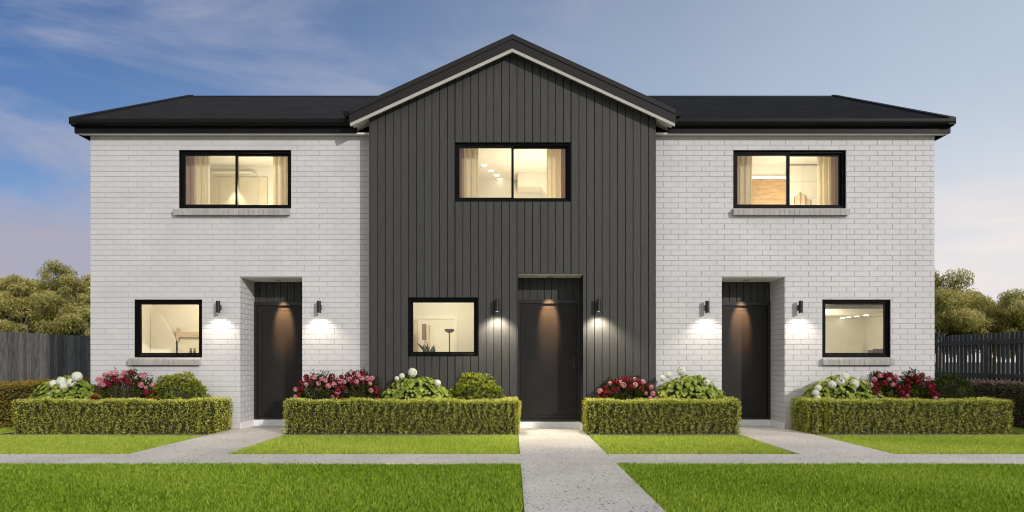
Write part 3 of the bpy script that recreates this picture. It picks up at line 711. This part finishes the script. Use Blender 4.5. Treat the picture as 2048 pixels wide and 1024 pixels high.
for i, (jx, lb) in enumerate(((-5.97, 'brown jar on the bench inside the lower left window, nearer the room corner'), (-5.90, 'brown jar on the bench inside the lower left window, nearer the window frame'))):
    mb = MB(); mb.tube([(jx, 12.45, 1.201), (jx, 12.45, 1.30), (jx, 12.45, 1.315), (jx, 12.45, 1.35)], [.024, .024, .014, .02], 14)
    tag(mb.build('jar', M['brown']), lb, 'jar', 'jars on the bench')
bs = thing('bookshelf', 'small shelf of brown books inside the lower right window', 'bookshelf', (6.65, 12.2, .1))
mb = MB(); mb.box(6.50, 6.78, 12.10, 12.4, .1, 1.18); mb.build('shelf', M['cab'], bs)
mb = MB()
x = 6.51
while x < 6.74:
    w_ = random.uniform(.012, .03); mb.box(x, x+w_, 12.12, 12.3, 1.181, 1.181+random.uniform(.10, .16)); x += w_+.003
mb.build('book_row', M['brown'], bs)

# wall lamps
lamp_specs = [(-4.79, WF, 'black cylinder wall lamp on white brick beside the lower left window'),
              (-3.15, WF, 'black cylinder wall lamp on white brick between the left door and the dark cladding'),
              (-0.245, CF, 'black cylinder wall lamp on dark cladding left of the middle door'),
              (1.37, CF, 'black cylinder wall lamp on dark cladding right of the middle door'),
              (3.17, WF, 'black cylinder wall lamp on white brick between the dark cladding and the right door'),
              (4.69, WF, 'black cylinder wall lamp on white brick beside the lower right window')]
first = None
def make_lamp():
    t = thing('wall_lamp', '', 'wall lamp', (0, 0, 0), 'cylinder wall lamps beside the doors')
    mb = MB(); mb.tube([(0, -.085, -.10), (0, -.085, .10)], .033, 24); mb.tube([(0, -.085, .10), (0, -.085, .103)], [.033, .030], 24); mb.build('lamp_body', M['lamp'], t)
    mb = MB(); mb.box(-.022, .022, -.055, -.0005, -.038, .038); mb.build('wall_bracket', M['lamp'], t)
    mb = MB(); mb.tube([(0, -.085, -.1025), (0, -.085, -.1005)], .026, 16); mb.build('lamp_lens', M['lamp_glow'], t)
    return t
for i, (x, yw, lb) in enumerate(lamp_specs):
    if first is None: first = t = make_lamp()
    else:
        t = first.copy(); COL.objects.link(t)
        for ch in [c for c in first.children if c.type == 'MESH']:
            c = ch.copy(); c.parent = t; COL.objects.link(c)
    t.location = (x, yw, 1.99 if yw == WF else 2.0); t['label'] = lb
for i, (x, yw, lb) in enumerate(lamp_specs):
    l = bpy.data.lights.new('lamp_light', 'SPOT'); l.energy = 21 if yw == WF else 120; l.spot_size = R(122); l.spot_blend = .6; l.color = (1, .88, .68); l.shadow_soft_size = .05
    o = bpy.data.objects.new('lamp_light', l); COL.objects.link(o); o.location = (x, yw-.15, 1.99-.09); o.rotation_euler = (0, 0, 0)

# ---------------------------------------------------------------- fences
def fence(x, y0, y1, hgt, gap, m, label, face):
    t = thing('paling_fence', label, 'fence', (x, y0, 0))
    mb = MB(); y = y0
    while y < y1:
        w = random.uniform(.095, .105) if gap else random.uniform(.118, .14)
        j = random.uniform(-.004, .004)
        x0, x1 = sorted((x+j, x+j-face*.016)); mb.box(x0, x1, y, y+w, -.04, hgt+random.uniform(-.012, .012), random.random()); y += w+(gap if gap else .004)
    mb.build('palings', m, t)
    mb2 = []
    for z in ((.35, 1.45) if gap == 0 else (.70, 1.52)):
        mb = MB(); x0, x1 = sorted((x-face*.025, x-face*.07)) if face > 0 else sorted((x-face*.025, x-face*.07))
        mb.box(x0, x1, y0, y1, z, z+.11); mb.build('rail', m, t)
    y = y0+1.2
    while y < y1:
        mb = MB(); x0, x1 = sorted((x-face*.072, x-face*.165)); mb.box(x0, x1, y, y+.1, -.04, hgt-.15); mb.build('post', m, t); y += 2.4
fence(-11.75, 8, 26, 1.80, 0, M['fence_l'], 'tall grey closed timber paling fence left of the house', 1)
# the right fence shows its rails and posts to the garden
fence(11.75, 8, 26, 1.80, .048, M['fence_r'], 'dark timber paling fence with gaps and rails right of the house', 1)

# ---------------------------------------------------------------- hedges
def surf_box(x0, x1, y0, y1, z0, z1, dens, jit=.02):
    """points and outward normals on the sides and top of a box"""
    faces = [((x0, y0, z0), (x1-x0, 0, 0), (0, 0, z1-z0), (0, -1, 0)), ((x0, y1, z0), (x1-x0, 0, 0), (0, 0, z1-z0), (0, 1, 0)),
             ((x0, y0, z0), (0, y1-y0, 0), (0, 0, z1-z0), (-1, 0, 0)), ((x1, y0, z0), (0, y1-y0, 0), (0, 0, z1-z0), (1, 0, 0)),
             ((x0, y0, z1), (x1-x0, 0, 0), (0, y1-y0, 0), (0, 0, 1))]
    Ps, Ns = [], []
    for o, u, v, nrm in faces:
        n = int(np.linalg.norm(u)*np.linalg.norm(v)*dens)
        a, b_ = rng.random((n, 1)), rng.random((n, 1))
        Ps.append(np.array(o)+a*np.array(u)+b_*np.array(v)); Ns.append(np.tile(nrm, (n, 1)).astype(float))
    return np.concatenate(Ps), np.concatenate(Ns)
def hedge(boxes, m, label, loc, dens=9500, leaf=.0165, group='clipped box hedges along the front beds'):
    t = thing('box_hedge' if group else 'side_hedge', label, 'hedge', loc, group)
    core = MB(); Ps, Ns = [], []
    for (x0, x1, y0, y1, z0, z1) in boxes:
        c = .035; core.box(x0+c, x1-c, y0+c, y1-c, z0, z1-c)
        p, q = surf_box(x0, x1, y0, y1, z0, z1, dens); Ps.append(p); Ns.append(q)
    P = np.concatenate(Ps); Nn = np.concatenate(Ns)
    keep = np.ones(len(P), bool)
    for (x0, x1, y0, y1, z0, z1) in boxes:
        e = .03; keep &= ~((P[:, 0] > x0+e) & (P[:, 0] < x1-e) & (P[:, 1] > y0+e) & (P[:, 1] < y1-e) & (P[:, 2] < z1-e))
    P = P[keep]; Nn = Nn[keep]; n = len(P)
    # clumps: the surface swells and dips, twig by twig
    tw = np.sin(P[:, 0]*61+np.sin(P[:, 2]*13+P[:, 0]*7)*2.2)*np.sin(P[:, 1]*57+P[:, 2]*11+1)
    tw2 = np.sin(P[:, 0]*23+P[:, 1]*19+2)*np.sin(P[:, 2]*17+P[:, 0]*5)
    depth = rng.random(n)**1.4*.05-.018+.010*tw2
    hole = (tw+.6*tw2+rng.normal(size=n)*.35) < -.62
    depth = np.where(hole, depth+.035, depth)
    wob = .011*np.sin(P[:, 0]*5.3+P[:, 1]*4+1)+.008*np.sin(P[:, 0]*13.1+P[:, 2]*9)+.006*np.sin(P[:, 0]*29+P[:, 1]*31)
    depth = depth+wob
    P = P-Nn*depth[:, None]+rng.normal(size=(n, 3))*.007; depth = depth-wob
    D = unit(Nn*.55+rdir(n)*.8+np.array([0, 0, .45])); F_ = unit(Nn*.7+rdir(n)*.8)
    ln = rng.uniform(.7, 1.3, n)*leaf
    rv = np.clip(.60-depth*11+rng.normal(size=n)*.27+.16*tw+.10*tw2+.12*(Nn[:, 2] > .5), 0, 1)  # leaves coloured darker with depth, painting shade into the gaps; tops paler
    core.build('twigs', M['core'], t)
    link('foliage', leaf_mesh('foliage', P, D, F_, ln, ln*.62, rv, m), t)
    return t
hz1, hy0, hy1 = .50, 10.19, 10.50
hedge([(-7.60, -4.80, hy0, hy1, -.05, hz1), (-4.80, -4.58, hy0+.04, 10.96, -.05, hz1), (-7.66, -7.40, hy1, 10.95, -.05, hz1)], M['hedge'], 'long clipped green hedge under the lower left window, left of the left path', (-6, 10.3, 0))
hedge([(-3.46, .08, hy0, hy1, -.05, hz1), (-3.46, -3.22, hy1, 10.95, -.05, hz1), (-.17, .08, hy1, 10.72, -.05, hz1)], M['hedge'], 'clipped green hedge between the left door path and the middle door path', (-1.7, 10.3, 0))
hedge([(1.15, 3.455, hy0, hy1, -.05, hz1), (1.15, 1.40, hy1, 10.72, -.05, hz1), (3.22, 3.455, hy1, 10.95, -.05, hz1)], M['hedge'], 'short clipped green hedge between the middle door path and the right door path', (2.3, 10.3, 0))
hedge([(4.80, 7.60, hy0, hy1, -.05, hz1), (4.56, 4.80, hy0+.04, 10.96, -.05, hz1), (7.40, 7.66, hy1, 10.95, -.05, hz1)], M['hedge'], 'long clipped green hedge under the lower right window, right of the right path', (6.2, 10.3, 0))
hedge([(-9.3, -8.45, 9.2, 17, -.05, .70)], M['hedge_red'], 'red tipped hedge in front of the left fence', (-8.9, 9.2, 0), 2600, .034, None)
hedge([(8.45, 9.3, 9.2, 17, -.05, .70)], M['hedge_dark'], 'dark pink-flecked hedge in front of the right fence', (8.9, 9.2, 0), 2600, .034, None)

# ---------------------------------------------------------------- garden shrubs
YB = 10.70
def mound_pts(n, cx, cy, zb, rx, ry, hz, lump=.10, seed=0):
    d = rdir(n); d[:, 2] = np.abs(d[:, 2])
    r = 1+lump*np.sin(d[:, 0]*7+seed)*np.sin(d[:, 2]*6+seed*2+d[:, 1]*5)
    P = np.array([cx, cy, zb])+d*np.array([rx, ry, hz])*r[:, None]
    return P, unit(d/np.array([rx, ry, hz]))
def stems(t, cx, cy, zb, rx, ry, hz, n=14):
    mb = MB()
    for i in range(n):
        a = random.uniform(0, 6.28); q = random.uniform(.2, .8)
        p1 = (cx+math.cos(a)*rx*q*.5, cy+math.sin(a)*ry*q*.5, zb+hz*.45); p2 = (cx+math.cos(a)*rx*q, cy+math.sin(a)*ry*q, zb+hz*.86)
        mb.tube([(cx+random.uniform(-.04, .04), cy+random.uniform(-.04, .04), 0), p1, p2], [.008, .006, .003], 5)
    mb.build('stems', M['stem'], t)
# flower meshes shared by all heads
def ball_flower(name, r, m, npet=220, psize=.30):
    d = rdir(npet); P = d*r*.8
    T = unit(np.cross(d, rdir(npet)))
    V1 = []; Ls = []; Ss = []; Rr = []
    off = 0
    for k in range(4):
        ang = k*math.pi/2; B = np.cross(d, T); dirn = T*math.cos(ang)+B*math.sin(ang)
        v, l, s_, rr = leaf_arrays(P+d*r*.15, unit(dirn+d*.35), d, np.full(npet, r*psize), np.full(npet, r*psize*.8), np.clip(rng.normal(.6, .25, npet), 0, 1), LEAF4)
        V1.append(v); Ls.append(l+off); Ss.append(s_); Rr.append(rr); off += len(v)
    return np_mesh(name, np.concatenate(V1), np.concatenate(Ls), np.concatenate(Ss), np.concatenate(Rr), m)
FW = {'white': ball_flower('flower_head', .072, M['white_petal']), 'pink': ball_flower('pink_flower', .036, M['pink_petal'], 34, .62), 'red': ball_flower('red_flower', .038, M['red_petal'], 34, .62)}
def put(name, data, parent, p, s=1):
    o = link(name, data, parent); o.location = p; o.rotation_euler = (random.uniform(0, 6), random.uniform(0, 6), random.uniform(0, 6)); o.scale = (s, s, s); return o
def wp(px, py, y): return ((px-1025)*y/F, y, H+(722-py)*y/F)
def hydrangea(x0p, x1p, topp, blooms, label):
    cx = ((x0p+x1p)/2-1025)*YB/F; rx = (x1p-x0p)/2*YB/F; zb = .36; hz = H+(722-topp)*YB/F-zb
    t = thing('hydrangea_bush', label, 'shrub', (cx, YB, 0), 'white flowering hydrangeas behind the hedges')
    n = 900
    P, Nn = mound_pts(n, cx, YB, zb, rx*1.12, .30, hz*1.0, .05, cx)
    # peak the mound: shoulders fall away in a near straight line
    f = 1-.16*np.abs(P[:, 0]-cx)/rx; P[:, 2] = zb+(P[:, 2]-zb)*f
    P = P-Nn*(rng.random((n, 1))*.05)
    out_ = Nn.copy(); out_[:, 2] = 0
    D = unit(unit(out_)+np.array([0, 0, -.75])+rdir(n)*.30); F_ = unit(Nn+rdir(n)*.25)
    ln = rng.uniform(.055, .098, n)
    link('foliage', leaf_mesh('foliage', P, D, F_, ln, ln*.86, rng.random(n), M['hyd'], LEAF6), t)
    core, _ = mound_pts(1, 0, 0, 0, 1, 1, 1)
    c = MB(); k = 14
    for i in range(5):
        a0, a1 = i/5*math.pi/2, (i+1)/5*math.pi/2
        c.tube([(cx, YB, zb+hz*.78*math.sin(a0)), (cx, YB, zb+hz*.78*math.sin(a1))], [max(.02, .24*math.cos(a0)), max(.02, .24*math.cos(a1))], 14)
    c.v = [(cx+(v[0]-cx)*rx/.30, v[1], v[2]) for v in c.v]; c.build('inner_twigs', M['core'], t)
    stems(t, cx, YB, zb, rx, .25, hz)
    for (bx, by, s) in blooms: put('flower_head', FW['white'], t, wp(bx, by, YB-.16), s)
def round_shrub(x0p, x1p, topp, m, label, dark=False):
    cx = ((x0p+x1p)/2-1025)*YB/F; rx = (x1p-x0p)/2*YB/F; zb = .42; hz = H+(722-topp)*YB/F-zb
    t = thing('round_shrub', label, 'shrub', (cx, YB, 0), 'rounded leafy shrubs behind the hedges')
    k = 640; P0, N0 = mound_pts(k, cx, YB, zb, rx*1.02, .26, hz*.95, .09, cx*3)
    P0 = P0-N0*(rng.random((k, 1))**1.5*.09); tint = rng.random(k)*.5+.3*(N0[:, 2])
    per = 9; P = np.repeat(P0, per, 0)+rng.normal(size=(k*per, 3))*.010; Nn = np.repeat(N0, per, 0)
    D = unit(Nn*.6+rdir(k*per)*.85+np.array([0, 0, .25])); ln = rng.uniform(.025, .048, k*per)
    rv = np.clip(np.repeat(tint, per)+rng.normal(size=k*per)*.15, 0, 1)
    link('foliage', leaf_mesh('foliage', P, D, unit(Nn+rdir(k*per)*.7), ln, ln*.36, rv, m, LEAF4), t)
    c = MB()
    for i in range(5):
        a0, a1 = i/5*math.pi/2, (i+1)/5*math.pi/2
        c.tube([(cx, YB, zb+hz*.8*math.sin(a0)), (cx, YB, zb+hz*.8*math.sin(a1))], [max(.02, .2*math.cos(a0)), max(.02, .2*math.cos(a1))], 14)
    c.v = [(cx+(v[0]-cx)*rx*.8/.2, v[1], v[2]) for v in c.v]; c.build('inner_twigs', M['core'], t)
    stems(t, cx, YB, zb, rx, .2, hz)
def rose(x0p, x1p, topp, label, nf=18):
    cx = ((x0p+x1p)/2-1025)*YB/F; rx = (x1p-x0p)/2*YB/F; zb = .38; hz = H+(722-topp)*YB/F-zb
    t = thing('rose_bush', label, 'shrub', (cx, YB, 0), 'pink and red rose bushes behind the hedges')
    k = 520; P0, N0 = mound_pts(k, cx, YB, zb, rx*1.04, .25, hz*.95, .16, cx*5)
    P0 = P0-N0*(rng.random((k, 1))*.16); per = 9
    P = np.repeat(P0, per, 0)+rng.normal(size=(k*per, 3))*.022; Nn = np.repeat(N0, per, 0)
    D = unit(Nn*.5+rdir(k*per)*.9); ln = rng.uniform(.022, .045, k*per)
    rv = np.clip(np.repeat(rng.random(k)*.75, per)+rng.normal(size=k*per)*.13, 0, 1)
    link('foliage', leaf_mesh('foliage', P, D, unit(Nn+rdir(k*per)*.6), ln, ln*.5, rv, M['rose'], LEAF6), t)
    stems(t, cx, YB, zb, rx, .2, hz, 26)
    placed = 0; tries = 0; pts = []
    while placed < nf and tries < 900:
        tries += 1
        a = random.uniform(.08, math.pi-.08); q = random.uniform(.55, 1.0)**.6
        fx = cx+math.cos(a)*rx*q; fz = max(.53, zb+hz*math.sin(a)**.6*q-.03); fy = YB-.24*math.sqrt(max(0, 1-(q*.85)**2))-.02
        if any((fx-u)**2+(fz-v)**2 < .0042 for u, v in pts): continue
        pts.append((fx, fz)); pink = random.random() < .45
        put('flower', FW['pink' if pink else 'red'], t, (fx, fy, fz), random.uniform(.65, 1.05)); placed += 1
hydrangea(66, 210, 749, [(154, 753, 1.0), (123, 763, .95), (143, 765, .9), (128, 771, 1.0), (108, 768, .85), (100, 789, .7)], 'low hydrangea with six white flower balls behind the far left end of the left hedge')
rose(186, 325, 738, 'wide rose bush of pink and dark red flowers under the lower left window', 30)
round_shrub(298, 418, 744, M['shrub'], 'round yellow-green shrub beside the left door, right of the rose bush')
rose(590, 700, 742, 'rose bush with red flowers nearest the left door path, in the middle hedge bed', 22)
rose(668, 768, 740, 'rose bush at the corner where white brick meets dark cladding on the left', 26)
hydrangea(762, 902, 748, [(825, 745, .95), (804, 752, .6), (794, 757, .5), (875, 766, .7)], 'tall peaked hydrangea in front of the dark cladding below the gable window')
round_shrub(900, 1003, 744, M['shrub'], 'round yellow-green shrub in front of dark cladding, beside the middle door')
rose(1192, 1312, 752, 'rose bush in front of dark cladding right of the middle door', 26)
hydrangea(1310, 1448, 747, [(1363, 742, .95), (1337, 750, .6), (1325, 756, .6), (1413, 765, .7)], 'tall peaked hydrangea against white brick left of the right door')
hydrangea(1604, 1768, 748, [(1689, 754, .9), (1681, 763, .9), (1664, 769, .85), (1636, 776, .7), (1708, 768, 1.0), (1631, 786, .75), (1634, 796, .7), (1695, 789, .65)], 'low spreading hydrangea with many white flower balls under the lower right window')
rose(1726, 1800, 742, 'rose bush right below the lower right window, beside the hydrangea', 18)
rose(1786, 1862, 741, 'rose bush at the right corner of the white brick wall', 18)
round_shrub(1848, 1948, 746, M['shrub_dark'], 'dark green round shrub past the right corner of the house, before the fence', True)

# ---------------------------------------------------------------- gum trees behind the fences
def gum(x, y, topz, r, label, seed):
    random.seed(seed)
    t = thing('gum_tree', label, 'tree', (x, y, 0), 'gum trees beyond the fences')
    tr = MB(); lean = random.uniform(-.5, .5)
    base = Vector((x, y, -.05)); fork = Vector((x+lean*.4, y+random.uniform(-.3, .3), topz*.38))
    tr.tube([base, (base+fork)/2+Vector((.06, 0, 0)), fork], [.17, .13, .11], 9)
    clumps = []; topz *= 1.03
    nb = 13
    for i in range(nb):
        a = i*2.4+random.uniform(-.4, .4); lvl = (i+.5)/nb
        rr = r*(1-.75*lvl**2.2)*random.uniform(.55, 1.0)
        end = Vector((x+lean+math.cos(a)*rr, y+math.sin(a)*rr, topz*((.42 if x < 0 else .52)+(.53 if x < 0 else .43)*lvl)+random.uniform(-.15, .15)-.25))
        md = fork.lerp(end, .5)+Vector((random.uniform(-.15, .15), random.uniform(-.15, .15), random.uniform(0, .25)))
        tr.tube([fork, md, end], [.06, .035, .012], 6)
        clumps.append((end, random.uniform(.36, .60)*r/1.6))
        for j in range(4):
            e2 = md.lerp(end, random.uniform(.2, .9))+Vector((random.uniform(-.6, .6), random.uniform(-.6, .6), random.uniform(-.35, .35)))
            tr.tube([md, e2], [.02, .008], 5); clumps.append((e2, random.uniform(.25, .45)*r/1.6))
    tr.build('trunk', M['bark'], t, True)
    Ps = []; Ts = []
    for c, q in clumps:
        n = int(470*(q/.45)**2); d = rdir(n); rad = rng.random((n, 1))**.45
        p = np.array(c)+d*rad*np.array([q, q, q*.72]); Ps.append(p); Ts.append(.44+.32*d[:, 2]*rad[:, 0]+rng.normal(size=n)*.24+random.uniform(-.1, .1))  # paler upward, darker below: sunlit tips and inner shade put into leaf colour
    P = np.concatenate(Ps); n = len(P); D = unit(rdir(n)*.75+np.array([0, 0, -.75])); ln = rng.uniform(.09, .17, n)
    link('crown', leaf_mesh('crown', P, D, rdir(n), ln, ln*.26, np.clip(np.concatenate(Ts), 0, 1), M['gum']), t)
def gx(px, y): return (px-1025)*y/F
def gt_(py, y): return H+(722-py)*y/F
left = [(172, 30, 526, 1.7, 'tallest gum tree, half hidden by the left wall of the house'), (112, 31, 532, 1.5, 'rounded gum tree second from the house on the left'),
        (72, 32, 548, 1.9, 'spreading gum tree in the middle of the left group'), (28, 30, 540, 1.8, 'bushy gum tree behind the left end of the left fence'),
        (-30, 31, 526, 1.9, 'gum tree cut by the left edge of the photo'), (215, 33, 600, 2.2, 'low gum tree just behind the left wall of the house'), (130, 36, 600, 2.6, 'broad gum tree farthest back in the left group'),
        (-150, 31, 560, 2.0, 'outermost gum tree of the left group')]
right = [(1885, 30, 532, 1.9, 'tall gum tree right against the right wall of the house'), (1925, 31, 562, 1.5, 'gum tree second from the house on the right'), (1962, 32, 590, 1.6, 'small gum tree at the dip of the right treeline'),
         (2030, 30, 574, 1.9, 'rounded gum tree at the right end of the fence view'), (2090, 31, 580, 2.0, 'gum tree cut by the right edge of the photo'), (1990, 36, 615, 2.6, 'broad gum tree farthest back in the right group'), (1850, 34, 610, 2.2, 'low gum tree mostly hidden by the right wall of the house'),
         (2200, 31, 570, 2.0, 'outermost gum tree of the right group')]
for i, (px, y, top, r, lb) in enumerate(left+right):
    gum(gx(px, y), y, gt_(top, y), r, lb, 100+i)
